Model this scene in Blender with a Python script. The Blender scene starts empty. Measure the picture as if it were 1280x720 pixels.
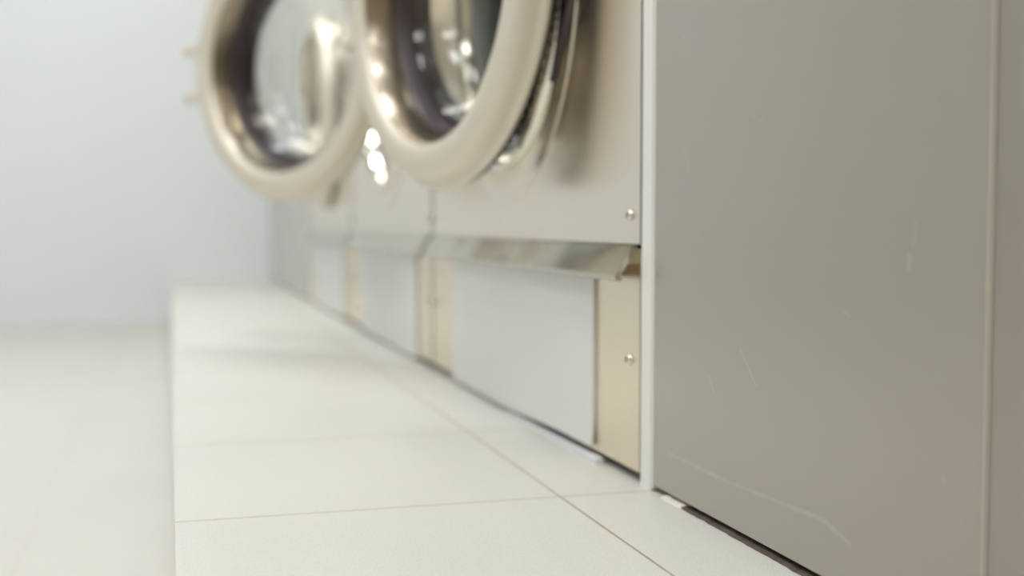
import bpy, bmesh, math, random
from math import sin, cos, pi, radians
from mathutils import Vector, Matrix, noise
random.seed(4)
K = 0.363                      # metres per working unit (camera to machine front)
BASE = 0.42                    # plinth height above the room floor, working units
C = bpy.context.scene.collection

# ---------------------------------------------------------------- materials
def new_mat(name):
    m = bpy.data.materials.new(name); m.use_nodes = True
    nt = m.node_tree; b = nt.nodes['Principled BSDF']
    return m, nt, b
def lin(r, g, b):
    f = lambda c: (c/255/12.92) if c/255 <= .04045 else ((c/255+.055)/1.055)**2.4
    return (f(r), f(g), f(b), 1)
def simple(name, col, rough=.5, metal=0, spec=.5, coat=0, bump=0, bscale=200, vary=0.0, vscale=6, bdist=.0004):
    m, nt, b = new_mat(name)
    b.inputs['Base Color'].default_value = col
    b.inputs['Roughness'].default_value = rough
    b.inputs['Metallic'].default_value = metal
    b.inputs['Specular IOR Level'].default_value = spec
    b.inputs['Coat Weight'].default_value = coat
    tc = nt.nodes.new('ShaderNodeTexCoord')
    if vary:
        n = nt.nodes.new('ShaderNodeTexNoise'); n.inputs['Scale'].default_value = vscale; n.inputs['Detail'].default_value = 4
        nt.links.new(tc.outputs['Object'], n.inputs['Vector'])
        mx = nt.nodes.new('ShaderNodeMixRGB'); mx.inputs[1].default_value = tuple(c*(1-vary) for c in col[:3])+(1,)
        mx.inputs[2].default_value = tuple(min(1, c*(1+vary)) for c in col[:3])+(1,)
        nt.links.new(n.outputs['Fac'], mx.inputs[0]); nt.links.new(mx.outputs[0], b.inputs['Base Color'])
    if bump:
        n = nt.nodes.new('ShaderNodeTexNoise'); n.inputs['Scale'].default_value = bscale; n.inputs['Detail'].default_value = 3
        nt.links.new(tc.outputs['Object'], n.inputs['Vector'])
        bp = nt.nodes.new('ShaderNodeBump'); bp.inputs['Strength'].default_value = bump; bp.inputs['Distance'].default_value = bdist
        nt.links.new(n.outputs['Fac'], bp.inputs['Height']); nt.links.new(bp.outputs[0], b.inputs['Normal'])
    return m

def brushed(name, col, rough=.35, stretch=(3, 3, 260), strength=.12, waves=0.0, metal=1.0):
    m, nt, b = new_mat(name)
    b.inputs['Metallic'].default_value = metal
    b.inputs['Base Color'].default_value = col
    tc = nt.nodes.new('ShaderNodeTexCoord'); mp = nt.nodes.new('ShaderNodeMapping')
    mp.inputs['Scale'].default_value = stretch
    n = nt.nodes.new('ShaderNodeTexNoise'); n.inputs['Scale'].default_value = 6; n.inputs['Detail'].default_value = 5
    nt.links.new(tc.outputs['Object'], mp.inputs[0]); nt.links.new(mp.outputs[0], n.inputs['Vector'])
    mr = nt.nodes.new('ShaderNodeMapRange'); mr.inputs['To Min'].default_value = rough-.06; mr.inputs['To Max'].default_value = rough+.08
    nt.links.new(n.outputs['Fac'], mr.inputs['Value']); nt.links.new(mr.outputs[0], b.inputs['Roughness'])
    bp = nt.nodes.new('ShaderNodeBump'); bp.inputs['Strength'].default_value = strength; bp.inputs['Distance'].default_value = .0003
    nt.links.new(n.outputs['Fac'], bp.inputs['Height'])
    last = bp
    if waves:
        n2 = nt.nodes.new('ShaderNodeTexNoise'); n2.inputs['Scale'].default_value = 5; n2.inputs['Detail'].default_value = 1
        nt.links.new(tc.outputs['Object'], n2.inputs['Vector'])
        b2 = nt.nodes.new('ShaderNodeBump'); b2.inputs['Strength'].default_value = waves; b2.inputs['Distance'].default_value = .01
        nt.links.new(n2.outputs['Fac'], b2.inputs['Height']); nt.links.new(bp.outputs[0], b2.inputs['Normal']); last = b2
    nt.links.new(last.outputs[0], b.inputs['Normal'])
    return m

def tile_mat(name, col, grout, ox, oy, sx, sy, w, speck=.05, rough=.35, xonly=None, soft=.3):
    """Terrazzo-like tile; grout lines in world metres at ox + n*sx and oy + n*sy."""
    m, nt, b = new_mat(name); N = nt.nodes; L = nt.links
    tc = N.new('ShaderNodeTexCoord'); sp = N.new('ShaderNodeSeparateXYZ'); L.new(tc.outputs['Object'], sp.inputs[0])
    def mth(op, a, bb=None):
        x = N.new('ShaderNodeMath'); x.operation = op
        for i, v in enumerate((a, bb)):
            if v is None: continue
            if isinstance(v, (int, float)): x.inputs[i].default_value = v
            else: L.new(v, x.inputs[i])
        return x.outputs[0]
    def line(out, o, s):
        t = mth('SUBTRACT', out, o); t = mth('DIVIDE', t, s)
        fr = mth('SUBTRACT', t, mth('ROUND', t)); ab = mth('MULTIPLY', mth('ABSOLUTE', fr), s)
        return ab
    d = mth('MINIMUM', line(sp.outputs[0], ox, sx), line(sp.outputs[1], oy, sy))
    wn = N.new('ShaderNodeTexNoise'); wn.inputs['Scale'].default_value = 60; L.new(tc.outputs['Object'], wn.inputs['Vector'])
    ww = mth('MULTIPLY', mth('ADD', wn.outputs['Fac'], .5), w/2)
    mr = N.new('ShaderNodeMapRange'); L.new(mth('DIVIDE', d, ww), mr.inputs['Value'])
    mr.inputs['From Min'].default_value = .7; mr.inputs['From Max'].default_value = 1.15
    # speckle
    n1 = N.new('ShaderNodeTexNoise'); n1.inputs['Scale'].default_value = 900; n1.inputs['Detail'].default_value = 2; L.new(tc.outputs['Object'], n1.inputs['Vector'])
    n2 = N.new('ShaderNodeTexNoise'); n2.inputs['Scale'].default_value = 5; n2.inputs['Detail'].default_value = 5; L.new(tc.outputs['Object'], n2.inputs['Vector'])
    sc = N.new('ShaderNodeMapRange'); sc.inputs['From Min'].default_value = .3; sc.inputs['From Max'].default_value = .7
    sc.inputs['To Min'].default_value = 1-speck; sc.inputs['To Max'].default_value = 1+speck; L.new(n1.outputs['Fac'], sc.inputs['Value'])
    s2 = N.new('ShaderNodeMapRange'); s2.inputs['From Min'].default_value = .3; s2.inputs['From Max'].default_value = .7
    s2.inputs['To Min'].default_value = .975; s2.inputs['To Max'].default_value = 1.02; L.new(n2.outputs['Fac'], s2.inputs['Value'])
    v = mth('MULTIPLY', sc.outputs[0], s2.outputs[0])
    vm = N.new('ShaderNodeVectorMath'); vm.operation = 'SCALE'; vm.inputs[0].default_value = col[:3]; L.new(v, vm.inputs['Scale'])
    # a faint smear of dried dirt with its own shape
    mp = N.new('ShaderNodeMapping'); mp.inputs['Location'].default_value = (-.245*K*1, -2.98*K, 0)
    L.new(tc.outputs['Object'], mp.inputs[0])
    ln = N.new('ShaderNodeVectorMath'); ln.operation = 'LENGTH'; L.new(mp.outputs[0], ln.inputs[0])
    st = N.new('ShaderNodeMapRange'); st.inputs['From Min'].default_value = .0; st.inputs['From Max'].default_value = .17*K
    st.inputs['To Min'].default_value = 1; st.inputs['To Max'].default_value = 0; L.new(ln.outputs['Value'], st.inputs['Value'])
    n3 = N.new('ShaderNodeTexNoise'); n3.inputs['Scale'].default_value = 45; n3.inputs['Detail'].default_value = 4; L.new(tc.outputs['Object'], n3.inputs['Vector'])
    s3 = N.new('ShaderNodeMapRange'); s3.inputs['From Min'].default_value = .5; s3.inputs['From Max'].default_value = .68; L.new(n3.outputs['Fac'], s3.inputs['Value'])
    stain = mth('MULTIPLY', mth('MULTIPLY', st.outputs[0], s3.outputs[0]), .8)
    mx0 = N.new('ShaderNodeMixRGB'); L.new(stain, mx0.inputs[0]); L.new(vm.outputs[0], mx0.inputs[1]); mx0.inputs[2].default_value = (.45, .41, .30, 1)
    mx = N.new('ShaderNodeMixRGB'); L.new(mr.outputs[0], mx.inputs[0]); mx.inputs[1].default_value = grout; L.new(mx0.outputs[0], mx.inputs[2])
    L.new(mx.outputs[0], b.inputs['Base Color'])
    bp = N.new('ShaderNodeBump'); bp.inputs['Strength'].default_value = .5; bp.inputs['Distance'].default_value = .0006
    L.new(mr.outputs[0], bp.inputs['Height'])
    b3 = N.new('ShaderNodeBump'); b3.inputs['Strength'].default_value = .15; b3.inputs['Distance'].default_value = .0003
    L.new(n1.outputs['Fac'], b3.inputs['Height']); L.new(bp.outputs[0], b3.inputs['Normal']); L.new(b3.outputs[0], b.inputs['Normal'])
    b.inputs['Roughness'].default_value = rough
    return m

def laminate(name, col):
    m, nt, b = new_mat(name); N = nt.nodes; L = nt.links
    tc = N.new('ShaderNodeTexCoord')
    b.inputs['Roughness'].default_value = .30
    b.inputs['Specular IOR Level'].default_value = 1.0
    b.inputs['Coat Weight'].default_value = 1; b.inputs['Coat IOR'].default_value = 1.6; b.inputs['Coat Roughness'].default_value = .24
    # pale scuffs where trolleys have rubbed the panel: (y, z) strokes in working units, z from the camera's level
    sp = N.new('ShaderNodeSeparateXYZ'); L.new(tc.outputs['Object'], sp.inputs[0])
    def mth(op, a, bb=None, clamp=False):
        x = N.new('ShaderNodeMath'); x.operation = op; x.use_clamp = clamp
        for i, v in enumerate((a, bb)):
            if v is None: continue
            if isinstance(v, (int, float)): x.inputs[i].default_value = v
            else: L.new(v, x.inputs[i])
        return x.outputs[0]
    strokes = [(2.30, -.481, 2.036, -.484, .007, .22), (2.036, -.484, 1.793, -.477, .006, .22), (1.793, -.477, 1.677, -.474, .007, .3), (1.677, -.474, 1.602, -.493, .008, .28),
               (1.976, -.228, 1.912, -.288, .0035, .25), (2.106, -.2945, 2.085, -.323, .005, .2), (1.448, .0, 1.452, -.030, .006, .2), (1.459, -.045, 1.461, -.062, .007, .3),
               (2.231, .153, 2.203, .104, .003, .25), (1.939, .192, 1.90, .179, .003, .2), (1.639, -.1305, 1.611, -.142, .003, .2)]
    tot = None
    for y0, z0, y1, z1, wd, am in strokes:
        y0, z0, y1, z1, wd = [q*K for q in (y0, z0+BASE+.58, y1, z1+BASE+.58, wd)]
        dy, dz = y1-y0, z1-z0; LL = dy*dy+dz*dz
        py = mth('SUBTRACT', sp.outputs[1], y0); pz = mth('SUBTRACT', sp.outputs[2], z0)
        t = mth('DIVIDE', mth('ADD', mth('MULTIPLY', py, dy), mth('MULTIPLY', pz, dz)), LL, True)
        ey = mth('SUBTRACT', py, mth('MULTIPLY', t, dy)); ez = mth('SUBTRACT', pz, mth('MULTIPLY', t, dz))
        dd = mth('SQRT', mth('ADD', mth('MULTIPLY', ey, ey), mth('MULTIPLY', ez, ez)))
        q = mth('MULTIPLY', mth('SUBTRACT', 1, mth('DIVIDE', dd, wd), True), am)
        tot = q if tot is None else mth('MAXIMUM', tot, q)
    # sparse pale scuffs, long and slanting
    mp = N.new('ShaderNodeMapping'); mp.inputs['Rotation'].default_value = (radians(-28), 0, 0); mp.inputs['Scale'].default_value = (1, 5, 42)
    L.new(tc.outputs['Object'], mp.inputs[0])
    n = N.new('ShaderNodeTexNoise'); n.inputs['Scale'].default_value = 1.6; n.inputs['Detail'].default_value = 5; n.inputs['Distortion'].default_value = .6
    L.new(mp.outputs[0], n.inputs['Vector'])
    r = N.new('ShaderNodeMapRange'); r.inputs['From Min'].default_value = .72; r.inputs['From Max'].default_value = .82
    r.inputs['To Max'].default_value = .15; L.new(n.outputs['Fac'], r.inputs['Value'])
    v = N.new('ShaderNodeTexVoronoi'); v.inputs['Scale'].default_value = 16; L.new(tc.outputs['Object'], v.inputs['Vector'])
    r2 = N.new('ShaderNodeMapRange'); r2.inputs['From Min'].default_value = .010; r2.inputs['From Max'].default_value = .016
    r2.inputs['To Min'].default_value = .5; r2.inputs['To Max'].default_value = 0; L.new(v.outputs['Distance'], r2.inputs['Value'])
    ad = N.new('ShaderNodeMath'); ad.operation = 'ADD'; ad.use_clamp = True; L.new(r.outputs[0], ad.inputs[0]); L.new(r2.outputs[0], ad.inputs[1])
    n9 = N.new('ShaderNodeTexNoise'); n9.inputs['Scale'].default_value = 90; L.new(tc.outputs['Object'], n9.inputs['Vector'])
    mx = N.new('ShaderNodeMixRGB'); mx.inputs[1].default_value = col; mx.inputs[2].default_value = lin(196, 194, 184)
    L.new(mth('ADD', ad.outputs[0], mth('MULTIPLY', tot, mth('MULTIPLY', n9.outputs['Fac'], 1.5)), True), mx.inputs[0]); L.new(mx.outputs[0], b.inputs['Base Color'])
    n4 = N.new('ShaderNodeTexNoise'); n4.inputs['Scale'].default_value = 700; L.new(tc.outputs['Object'], n4.inputs['Vector'])
    bp = N.new('ShaderNodeBump'); bp.inputs['Strength'].default_value = .06; bp.inputs['Distance'].default_value = .0003
    L.new(n4.outputs['Fac'], bp.inputs['Height']); L.new(bp.outputs[0], b.inputs['Normal'])
    return m

def drum_mat():
    m, nt, b = new_mat('perforated_drum_steel'); N = nt.nodes; L = nt.links
    b.inputs['Metallic'].default_value = .9; b.inputs['Roughness'].default_value = .3
    tc = N.new('ShaderNodeTexCoord')
    v = N.new('ShaderNodeTexVoronoi'); v.inputs['Scale'].default_value = 62; v.inputs['Randomness'].default_value = .15
    L.new(tc.outputs['Object'], v.inputs['Vector'])
    r = N.new('ShaderNodeMapRange'); r.inputs['From Min'].default_value = .26; r.inputs['From Max'].default_value = .34; L.new(v.outputs['Distance'], r.inputs['Value'])
    mx = N.new('ShaderNodeMixRGB'); mx.inputs[1].default_value = (.16, .16, .15, 1); mx.inputs[2].default_value = (.93, .92, .88, 1)
    L.new(r.outputs[0], mx.inputs[0]); L.new(mx.outputs[0], b.inputs['Base Color'])
    bp = N.new('ShaderNodeBump'); bp.inputs['Strength'].default_value = .6; bp.inputs['Distance'].default_value = .002
    L.new(r.outputs[0], bp.inputs['Height']); L.new(bp.outputs[0], b.inputs['Normal'])
    return m

M = dict(
    steel=brushed('brushed_stainless', lin(237, 229, 215), .22, (1, 1, 200), .004, .01),
    steel_low=brushed('brushed_stainless_plain', lin(236, 225, 204), .30, (4, 4, 150), .06, .02),
    ring=brushed('satin_cast_ring', lin(226, 218, 203), .45, (8, 8, 8), .02, .0, .55),
    chrome_soft=simple('polished_inner', lin(172, 162, 146), .24, 1, bump=.5, bscale=45, bdist=.002),
    chrome=simple('polished_rim', lin(232, 228, 214), .13, 1, bump=.1, bscale=30, bdist=.001),
    lip=brushed('dark_steel_lip', lin(196, 191, 176), .15, (4, 4, 120), .03, .9),
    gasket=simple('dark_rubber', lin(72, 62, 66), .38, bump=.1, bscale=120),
    gasket_grey=simple('grey_rubber', lin(138, 135, 130), .4, bump=.1, bscale=120),
    seal=simple('ribbed_seal_rubber', lin(48, 44, 42), .5),
    access=simple('pale_grey_sheet', lin(221, 221, 218), .28, spec=.5, vary=.02, vscale=3, bump=.05, bscale=5, bdist=.002),
    alu=simple('satin_aluminium', lin(232, 232, 227), .45, .0, spec=.6, bump=.05, bscale=100),
    strip=simple('white_strip', lin(224, 226, 228), .4, bump=.05),
    dark=simple('dark_recess', lin(52, 46, 40), .8, bump=.3, bscale=60),
    rust=simple('rusty_bracket', lin(136, 110, 78), .7, vary=.3, vscale=50),
    drum=drum_mat(),
    lam=laminate('grey_laminate', lin(146, 139, 126)),
    lam_far=laminate('pale_grey_laminate', lin(162, 155, 141)),
    lam2=laminate('grey_laminate_near', lin(136, 127, 115)),
    caulk=simple('pale_caulk', lin(222, 219, 208), .6, bump=.4, bscale=90, vary=.12, vscale=25),
    seam=simple('seam_bead', lin(186, 178, 164), .35, vary=.18, vscale=14),
    spot=simple('bead_spot', lin(205, 190, 158), .4),
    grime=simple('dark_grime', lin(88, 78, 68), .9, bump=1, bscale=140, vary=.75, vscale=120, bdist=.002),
    wall=simple('painted_wall', lin(228, 232, 233), .7, bump=.1, bscale=40, vary=.01, vscale=2),
    warm=simple('warm_wall', lin(186, 168, 142), .6, vary=.05, vscale=2),
    ceil=simple('ceiling_white', lin(232, 231, 226), .8, vary=.01, vscale=2),
    screw=simple('screw_steel', lin(228, 224, 210), .18, 1, bump=.1, bscale=300),
    plinth=tile_mat('plinth_tiles', lin(213, 212, 204), lin(166, 153, 122), .79*K, 2.386*K, 5*K, .826*K, .0021, .09, .38),
    floor=tile_mat('floor_tiles', lin(205, 202, 194), lin(198, 194, 185), -.45*K, 2.386*K, .826*K, .826*K, .0022, .04, .34),
)
g, nt, b = new_mat('door_glass')
b.inputs['Base Color'].default_value = (.95, .97, .95, 1); b.inputs['Roughness'].default_value = .02
b.inputs['Transmission Weight'].default_value = 1; b.inputs['IOR'].default_value = 1.48
tc = nt.nodes.new('ShaderNodeTexCoord'); n = nt.nodes.new('ShaderNodeTexNoise'); n.inputs['Scale'].default_value = 14
nt.links.new(tc.outputs['Object'], n.inputs['Vector'])
bp = nt.nodes.new('ShaderNodeBump'); bp.inputs['Strength'].default_value = .12; bp.inputs['Distance'].default_value = .004
nt.links.new(n.outputs['Fac'], bp.inputs['Height']); nt.links.new(bp.outputs[0], b.inputs['Normal'])
M['glass'] = g

# ---------------------------------------------------------------- mesh helpers (working units, scaled by K when linked)
def link(name, bm, mat, parent=None, smooth=False, bevel=0, seg=2):
    for v in bm.verts: v.co *= K
    if bevel:
        bmesh.ops.bevel(bm, geom=[e for e in bm.edges if e.is_manifold and e.calc_face_angle(0) > .6], offset=bevel*K, segments=seg, affect='EDGES', profile=.5)
    bmesh.ops.recalc_face_normals(bm, faces=bm.faces)
    me = bpy.data.meshes.new(name); bm.to_mesh(me); bm.free()
    me.materials.append(M[mat])
    if smooth:
        for p in me.polygons: p.use_smooth = True
        me.set_sharp_from_angle(angle=radians(35))
    o = bpy.data.objects.new(name, me); C.objects.link(o)
    if parent: o.parent = parent
    return o
def tag(o, label=None, cat=None, group=None, kind=None):
    if label: o['label'] = label
    if cat: o['category'] = cat
    if group: o['group'] = group
    if kind: o['kind'] = kind
    return o
def empty(name, loc):
    o = bpy.data.objects.new(name, None); C.objects.link(o); o.location = Vector(loc)*K; o.empty_display_size = .05
    return o
def box(bm, x0, x1, y0, y1, z0, z1):
    vs = [bm.verts.new((x, y, z)) for x in (x0, x1) for y in (y0, y1) for z in (z0, z1)]
    for f in ((0,1,3,2), (4,6,7,5), (0,4,5,1), (2,3,7,6), (0,2,6,4), (1,5,7,3)):
        bm.faces.new([vs[i] for i in f])
    return bm
def lathe(bm, prof, cy=0, cz=0, n=96, closed=True, cx=0):
    """Revolve (radius, x) pairs about the X axis."""
    rings = []
    for r, x in prof:
        if r < 1e-6: rings.append([bm.verts.new((cx+x, cy, cz))])
        else: rings.append([bm.verts.new((cx+x, cy+r*cos(2*pi*i/n), cz+r*sin(2*pi*i/n))) for i in range(n)])
    m = len(rings)
    for k in range(m if closed else m-1):
        a, c = rings[k], rings[(k+1) % m]
        for i in range(n):
            j = (i+1) % n
            if len(a) == 1 and len(c) == 1: break
            if len(a) == 1: bm.faces.new((a[0], c[i], c[j]))
            elif len(c) == 1: bm.faces.new((a[i], a[j], c[0]))
            else: bm.faces.new((a[i], a[j], c[j], c[i]))
    return bm
def rod(bm, p0, p1, r, n=16, r1=None):
    p0, p1 = Vector(p0), Vector(p1); d = (p1-p0).normalized(); r1 = r1 or r
    a = d.orthogonal().normalized(); c = d.cross(a)
    R0 = [bm.verts.new(p0+r*(a*cos(2*pi*i/n)+c*sin(2*pi*i/n))) for i in range(n)]
    R1 = [bm.verts.new(p1+r1*(a*cos(2*pi*i/n)+c*sin(2*pi*i/n))) for i in range(n)]
    for i in range(n): bm.faces.new((R0[i], R0[(i+1) % n], R1[(i+1) % n], R1[i]))
    bm.faces.new(R0); bm.faces.new(R1)
    return bm
def extrude_y(bm, prof, y0, y1):
    a = [bm.verts.new((x, y0, z)) for x, z in prof]; c = [bm.verts.new((x, y1, z)) for x, z in prof]
    n = len(prof)
    for i in range(n): bm.faces.new((a[i], a[(i+1) % n], c[(i+1) % n], c[i]))
    bm.faces.new(a); bm.faces.new(c)
    return bm
NB = bmesh.new

# ---------------------------------------------------------------- the room
FZ = 0.0; PZ = BASE; WALLY = 12.6
XL, YF, H = -8.0, -7.0, 7.6
tag(link('floor', box(NB(), XL, 0.02, YF, WALLY, -.2, 0), 'floor'), kind='structure')
tag(link('tiled_plinth', box(NB(), 0, 3.4, YF, WALLY, -.2, PZ), 'plinth', bevel=.006), kind='structure')
tag(link('wall_back', box(NB(), XL-.3, 3.7, WALLY, WALLY+.3, -.2, H+.1), 'wall'), kind='structure')
tag(link('wall_left', box(NB(), XL-.3, XL, YF, WALLY, -.2, H+.1), 'wall'), kind='structure')
tag(link('wall_front', box(NB(), XL-.3, 3.7, YF-.3, YF, -.2, H+.1), 'warm'), kind='structure')  # unseen wall, added in tan to warm the reflections in the steel
tag(link('ceiling', box(NB(), XL-.3, 3.7, YF-.3, WALLY+.3, H, H+.3), 'ceil'), kind='structure')
bw = box(NB(), 3.4, 3.7, YF, WALLY, -.2, H+.1); box(bw, 1.03, 3.4, YF, WALLY, PZ+3.35, H)
tag(link('wall_right', bw, 'wall'), kind='structure')

# ---------------------------------------------------------------- washing machines
HW = 1.083; DZ = 1.314; MH = 3.3; DR = .645
def front_with_hole(bm, r, y0, y1, z0, z1, cz, t, n=96):
    for x, flip in ((0, 0), (t, 1)):
        inner, outer = [], []
        for i in range(n):
            a = 2*pi*i/n; c, s = cos(a), sin(a)
            inner.append(bm.verts.new((x, r*c, cz+r*s)))
            k = min((y1/c if c > 1e-9 else 1e9), (y0/c if c < -1e-9 else 1e9), ((z1-cz)/s if s > 1e-9 else 1e9), ((z0-cz)/s if s < -1e-9 else 1e9))
            outer.append(bm.verts.new((x, k*c, cz+k*s)))
        corners = []
        for i in range(n):
            j = (i+1) % n
            bm.faces.new((inner[i], inner[j], outer[j], outer[i]))
            a, c = outer[i].co, outer[j].co
            if abs(a.y-c.y) > 1e-6 and abs(a.z-c.z) > 1e-6:
                cc = Vector((x, y1 if max(a.y, c.y) > 0 else y0, z1 if max(a.z, c.z) > cz else z0))
                v = bm.verts.new(cc); bm.faces.new((outer[i], outer[j], v))
        if x == 0: keep = (inner, outer)
    return bm

def screw(parent, y, z, x=-.001, r=.0125):
    bm = NB(); lathe(bm, [(0, -r*.75), (r*.35, -r*.70), (r*.7, -r*.5), (r*.93, -r*.22), (r, 0), (0, 0.004)], 0, 0, 20, closed=False)
    o = link('screw', bm, 'screw', parent, smooth=True)
    o.location = Vector((x, y, z))*K
    bm = NB(); box(bm, -r*.80, -r*.5, -r*.5, r*.5, -r*.09, r*.09); box(bm, -r*.801, -r*.5, -r*.09, r*.09, -r*.5, r*.5)
    c = link('cross_slot', bm, 'dark', o)
    return o

def access_panel(parent, curl):
    bm = NB(); Y0, Y1, nz, ny = -.80, .72, 22, 40
    def prof(t, y):               # t 0 top .. 1 bottom; the foot rides up towards the near corner
        w = curl*max(0, min(1, (.15-y)/.8)); w = w*w*(3-2*w)
        zb = .010+.022*w
        x = -.008-(.006*w*((t-.8)/.2)**2 if t > .8 else 0)
        return x, .450*(1-t)+zb*t
    grid = []
    for side in (0, .0075):
        g = [[bm.verts.new((prof(i/nz, Y0+(Y1-Y0)*j/ny)[0]+side, Y0+(Y1-Y0)*j/ny, prof(i/nz, Y0+(Y1-Y0)*j/ny)[1]+(side*.3))) for j in range(ny+1)] for i in range(nz+1)]
        grid.append(g)
        for i in range(nz):
            for j in range(ny): bm.faces.new((g[i][j], g[i][j+1], g[i+1][j+1], g[i+1][j]))
    A, B = grid
    for j in range(ny):
        bm.faces.new((A[0][j], A[0][j+1], B[0][j+1], B[0][j])); bm.faces.new((A[nz][j], A[nz][j+1], B[nz][j+1], B[nz][j]))
    for i in range(nz):
        bm.faces.new((A[i][0], A[i+1][0], B[i+1][0], B[i][0])); bm.faces.new((A[i][ny], A[i+1][ny], B[i+1][ny], B[i][ny]))
    o = link('access_panel', bm, 'access', parent, smooth=True)
    o['label'] = 'pale grey lower access panel'
    if curl:
        bm = NB(); rows = []
        for i in range(31):
            y = -.868+i*.028; w = .006+.012*(1-i/30)
            rows.append([bm.verts.new(p) for p in ((-.006-w, y, .000), (-.006-w, y, .004+.010*(1-i/30)), (-.006, y, .006+.011*(1-i/30)), (-.004, y, .000))])
        for i in range(30):
            for k in range(4): bm.faces.new((rows[i][k], rows[i][(k+1) % 4], rows[i+1][(k+1) % 4], rows[i+1][k]))
        bm.faces.new(rows[0]); bm.faces.new(rows[-1])
        q = link('foot_strip', bm, 'strip', parent, bevel=.001); q['label'] = 'white sealing strip on the tiles'
    return o

def make_door(parent, angle):
    # origin on the hinge axis; closed, the door runs towards +Y and faces -X
    dc = .765
    P = lambda pr: [(r, -n) for r, n in pr]
    bm = lathe(NB(), P([(.575, -.022), (.590, -.010), (.626, -.004), (.633, .006), (.632, .014), (.626, .021), (.612, .024), (.609, .032),
                        (.606, .050), (.594, .070), (.574, .081), (.545, .084), (.518, .078), (.505, .066), (.498, .056), (.498, .030),
                        (.498, -.010), (.504, -.022)]), dc, 0, 144)
    d = link('door', bm, 'ring', parent, smooth=True)
    d.location = Vector((-.035 if angle else -.024, -.815, DZ))*K; d.rotation_euler = (0, 0, radians(angle))
    # polished cone between the ring and the rubber
    bm = lathe(NB(), P([(.503, .058), (.494, .060), (.486, .050), (.474, -.035), (.470, -.060), (.482, -.062), (.503, -.018)]), dc, 0, 128)
    o = link('inner_rim', bm, 'chrome_soft', d, smooth=True); o['label'] = 'polished inner rim of the ring'
    # rubber collar lining the porthole
    bm = lathe(NB(), P([(.474, -.038), (.464, -.034), (.456, -.045), (.448, -.090), (.436, -.125), (.424, -.145), (.438, -.152), (.470, -.12), (.476, -.06)]), dc, 0, 96)
    o = link('rubber_collar', bm, 'gasket', d, smooth=True); o['label'] = 'dark rubber collar inside the ring'
    # bowl glass
    outer = [(.448, -.085), (.436, -.115), (.420, -.170), (.400, -.220), (.370, -.252), (.325, -.268), (.21, -.276), (0, -.280)]
    inner = [(0, -.260), (.21, -.256), (.315, -.248), (.352, -.234), (.380, -.206), (.400, -.164), (.416, -.112), (.430, -.082)]
    bm = lathe(NB(), P(outer+inner), dc, 0, 96, closed=True)
    o = link('glass_bowl', bm, 'glass', d, smooth=True); o['label'] = 'clear bowl-shaped door glass'
    # seal on the back with fine ribs
    bm = lathe(NB(), P([(.575, -.010), (.612, -.004), (.612, -.024), (.600, -.030), (.575, -.026)]), dc, 0, 128)
    for i in range(110):
        a = 2*pi*i/110
        m = Matrix.Translation((0, dc, 0)) @ Matrix.Rotation(a, 4, 'X')
        vs = [bm.verts.new(m @ Vector((x, y, z))) for x in (.006, .027) for y in (.610, .621) for z in (-.006, .006)]
        for f in ((0,1,3,2), (4,6,7,5), (0,4,5,1), (2,3,7,6), (0,2,6,4), (1,5,7,3)): bm.faces.new([vs[q] for q in f])
    o = link('door_seal', bm, 'seal', d); o['label'] = 'black ribbed rubber seal'
    # latch with two prongs at the free edge
    bm = NB()
    for s in (-.115, .115):
        rod(bm, (-.020, dc+.60, s), (-.020, dc+.72, s), .018, 16); rod(bm, (-.020, dc+.71, s), (-.020, dc+.745, s), .024, 16)
    box(bm, -.038, -.002, dc+.618, dc+.648, -.145, .145)
    link('latch', bm, 'ring', d, smooth=True)
    # hinge arm at the near edge
    bm = NB(); rod(bm, (-.01, 0, 0.06), (-.01, 0, .26), .024, 20); box(bm, -.034, -.002, .0, .16, .10, .20)
    link('hinge', bm, 'steel', d, smooth=True)
    return d

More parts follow.
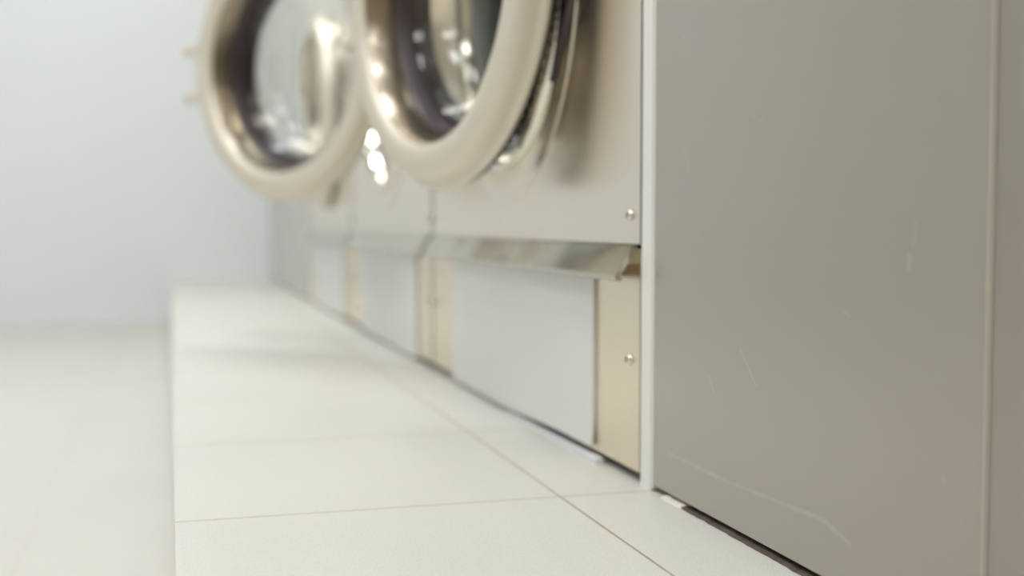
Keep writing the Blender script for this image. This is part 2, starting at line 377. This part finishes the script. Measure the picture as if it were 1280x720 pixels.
def make_machine(yc, angle, label, curl=0.0):
    t = empty('washing_machine', (1.0, yc, PZ)); tag(t, label, 'washing machine', 'washing machines on the tiled plinth')
    bm = NB()
    for s in (-1, 1): box(bm, .012, 2.2, s*HW if s < 0 else HW-.02, -HW+.02 if s < 0 else HW, .03, MH)
    box(bm, .012, 2.2, -HW+.02, HW-.02, MH-.03, MH); box(bm, 2.18, 2.2, -HW+.02, HW-.02, .03, MH-.03); box(bm, .03, 2.18, -HW+.02, HW-.02, .03, .06)
    for y in (-.85, .85):
        for x in (.16, 2.0): rod(bm, (x, y, 0), (x, y, .03), .07, 20)
    link('cabinet', bm, 'steel_low', t)
    bm = front_with_hole(NB(), .56, -HW, HW, .535, MH-.42, DZ, .012)
    link('front_panel', bm, 'steel', t)
    bm = box(NB(), -.004, .012, -HW, HW, MH-.415, MH)
    cp = link('control_panel', bm, 'alu', t, bevel=.003)
    bm = box(NB(), 0, .012, -HW, HW, .024, .525)
    link('kick_panel', bm, 'steel_low', t, bevel=.002)
    bm = box(NB(), .05, .08, -HW+.03, HW-.03, .0, .03); link('toe_recess', bm, 'dark', t)
    access_panel(t, curl)
    # pull lip hanging from the seam
    th = .006
    pr = [(.0, .533), (-.009, .533), (-.051, .466), (-.052, .458), (-.046, .453), (-.036, .453), (-.034, .460), (-.038, .467), (-.003, .520), (.0, .520)]
    bm = extrude_y(NB(), pr, -HW+.018, HW-.018); l = link('pull_lip', bm, 'lip', t); l['label'] = 'dark angled steel pull lip'
    bm = box(NB(), -.030, .0, -HW+.022, -HW+.044, .466, .490); link('bracket', bm, 'rust', l, bevel=.003)
    # flange round the porthole and the polished rim
    bm = lathe(NB(), [(.672, .006), (.670, -.003), (.660, -.006), (.60, -.007), (.575, -.006), (.575, .01)], 0, DZ, 128)
    link('flange', bm, 'steel', t, smooth=True)
    if angle:  # added dark crescent: shade and dark reflection beside the open door, built as shape
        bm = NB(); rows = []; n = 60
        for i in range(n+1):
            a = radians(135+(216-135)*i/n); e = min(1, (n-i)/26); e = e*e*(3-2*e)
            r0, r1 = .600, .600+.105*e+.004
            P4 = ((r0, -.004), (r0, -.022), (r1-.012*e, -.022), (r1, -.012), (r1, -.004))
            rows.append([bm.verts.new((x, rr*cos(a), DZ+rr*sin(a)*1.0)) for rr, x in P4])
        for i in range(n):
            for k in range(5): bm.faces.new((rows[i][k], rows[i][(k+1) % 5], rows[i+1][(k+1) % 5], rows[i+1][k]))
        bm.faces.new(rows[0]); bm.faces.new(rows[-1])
        o = link('shade_crescent', bm, 'gasket', t, smooth=True); o['label'] = 'dark crescent standing in for the shaded band on the hinge side'
    bm = lathe(NB(), [(.580, .008), (.580, -.010), (.570, -.026), (.552, -.031), (.535, -.020), (.524, .0), (.518, .05), (.535, .05), (.550, .008)], 0, DZ, 128)
    link('rim', bm, 'chrome', t, smooth=True)
    bm = lathe(NB(), [(.53, .03), (.50, .045), (.485, .08), (.50, .13), (.535, .15), (.55, .05)], 0, DZ, 96)
    o = link('gasket', bm, 'gasket_grey', t, smooth=True); o['label'] = 'grey rubber gasket of the drum mouth'
    bm = lathe(NB(), [(.52, .15), (.56, .17), (.80, .24), (.80, 1.45), (.72, 1.52), (0, 1.50), (0, 1.53), (.735, 1.55), (.83, 1.46), (.83, .22), (.56, .15)], 0, DZ, 96)
    link('drum', bm, 'drum', t, smooth=True)
    for y in (-1.027, 1.027):
        screw(t, y, .600); screw(t, y, .273)
    make_door(t, angle)
    return t
make_machine(3.545, 12.9, 'stainless washing machine nearest the tall grey panel, its round door slightly ajar', 1.0)
make_machine(5.735, 34.5, 'middle stainless washing machine with its round glass door swung wide open towards the wall')
make_machine(7.925, 0, 'farthest stainless washing machine, mostly hidden behind the widely opened round door')

# ---------------------------------------------------------------- cladding panels and strips
def panel(y0, y1, label, mat, lift=.014):
    o = link('cladding_panel', box(NB(), 1.0, 1.03, y0, y1, PZ+lift, PZ+3.34), mat, bevel=.0015, seg=1)
    return tag(o, label, 'panel', 'grey cladding panels flanking the washing machines')
panel(1.288, 2.384, 'large grey laminate panel between the pale metal strip and the pale vertical seam', 'lam')
p2 = panel(-5.5, 1.282, 'grey laminate panel to the right of the pale vertical seam, at the picture edge', 'lam2')
panel(9.03, 12.595, 'distant grey panel between the farthest washing machine and the white wall', 'lam_far')
bm = NB(); box(bm, .9975, 1.02, 1.2822, 1.2878, PZ+.012, PZ+3.34)
o = link('joint_bead', bm, 'seam', None, bevel=.001)
bm = NB(); lathe(bm, [(0, -.0022), (.0022, -.0016), (.0035, 0), (0, .001)], 0, 0, 16, closed=False)  # small cream-coloured bump on the bead
q = link('cream_spot', bm, 'spot', o, smooth=True); q.location = Vector((.9975, 1.285, PZ+.58-.079))*K; q.scale = (1, 1, 2.2); q['label'] = 'cream spot on the bead'
tag(o, 'thin pale bead filling the vertical seam between the two near grey panels', 'sealant')
bm = NB(); box(bm, .996, 1.10, 2.386, 2.443, PZ, PZ+3.34); box(bm, .999, 1.12, 2.378, 2.386, PZ+.006, PZ+3.34)
tag(link('metal_strip', bm, 'alu', bevel=.003), 'tall narrow pale aluminium strip between the near washing machine and the grey panel', 'trim strip')
# grimy joint under the near panels
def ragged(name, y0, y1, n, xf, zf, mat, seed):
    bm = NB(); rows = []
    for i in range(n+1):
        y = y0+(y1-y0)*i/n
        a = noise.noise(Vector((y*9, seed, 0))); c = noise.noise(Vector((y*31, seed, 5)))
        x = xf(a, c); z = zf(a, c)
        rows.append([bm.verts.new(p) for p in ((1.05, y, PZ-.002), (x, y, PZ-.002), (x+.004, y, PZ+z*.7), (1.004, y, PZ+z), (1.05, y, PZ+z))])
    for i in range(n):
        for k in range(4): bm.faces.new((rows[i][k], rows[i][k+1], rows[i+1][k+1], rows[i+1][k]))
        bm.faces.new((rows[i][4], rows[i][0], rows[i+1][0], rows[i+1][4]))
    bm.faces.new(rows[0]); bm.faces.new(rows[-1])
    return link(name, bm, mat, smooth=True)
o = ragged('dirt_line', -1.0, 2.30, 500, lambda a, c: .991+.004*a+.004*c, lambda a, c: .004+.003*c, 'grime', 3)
tag(o, 'dark ragged line of grime along the foot of the near grey panels', 'dirt')
o = ragged('caulk_blob', 2.215, 2.315, 40, lambda a, c: .990+.010*a+.006*c, lambda a, c: .007+.010*a+.005*c, 'caulk', 9)
tag(o, 'small pale blob of caulk on the tiles at the foot of the metal strip', 'sealant')

# ---------------------------------------------------------------- ceiling lights, unseen and added for light and reflections
def light(x, y, sx, sy, power, col=(.985, .99, 1.0)):
    t = empty('added_ceiling_light', (x, y, H)); tag(t, 'square white ceiling light panel over the laundry aisle, unseen, added for its light', 'ceiling light', 'unseen ceiling lights added over the aisle')
    bm = NB(); w = .05
    box(bm, -sx/2-w, -sx/2, -sy/2-w, sy/2+w, -.09, 0); box(bm, sx/2, sx/2+w, -sy/2-w, sy/2+w, -.09, 0)
    box(bm, -sx/2, sx/2, -sy/2-w, -sy/2, -.09, 0); box(bm, -sx/2, sx/2, sy/2, sy/2+w, -.09, 0)
    link('frame', bm, 'alu', t)
    ld = bpy.data.lights.new('panel_light', 'AREA'); ld.shape = 'RECTANGLE'; ld.size = sx*K; ld.size_y = sy*K; ld.energy = power; ld.color = col
    lo = bpy.data.objects.new('panel_light', ld); C.objects.link(lo); lo.parent = t; lo.location = (0, 0, -.05*K)
for x, y, pw in ((-1.1, -3.5, 11), (-1.1, .5, 12.5), (-1.0, 4.2, 15), (0, 8.2, 28), (-4.4, -3.5, 8), (-4.4, .5, 9), (-4.4, 4.2, 11), (-4.4, 7.6, 6)):
    light(x, y, 1.7, 1.7, pw)

# ---------------------------------------------------------------- world, camera
w = bpy.data.worlds.new('World'); bpy.context.scene.world = w; w.use_nodes = True
w.node_tree.nodes['Background'].inputs[0].default_value = (1, .98, .95, 1); w.node_tree.nodes['Background'].inputs[1].default_value = .5
f = 1490.0; th = math.atan(80/f); psi = math.atan(427/f*cos(th))
cd = bpy.data.cameras.new('Camera'); cam = bpy.data.objects.new('Camera', cd); C.objects.link(cam)
cd.sensor_width = 36; cd.lens = f/1280*36; cd.clip_start = .01
cam.location = (0, 0, (BASE+.58)*K); cam.rotation_euler = (pi/2-th, 0, -psi)
cd.dof.use_dof = True; cd.dof.focus_distance = 2.12*K; cd.dof.aperture_fstop = 3.3
sc = bpy.context.scene; sc.camera = cam
sc.view_settings.view_transform = 'Standard'; sc.view_settings.look = 'None'; sc.view_settings.gamma = 1; sc.view_settings.use_curve_mapping = False
sc.view_settings.exposure = -0.03
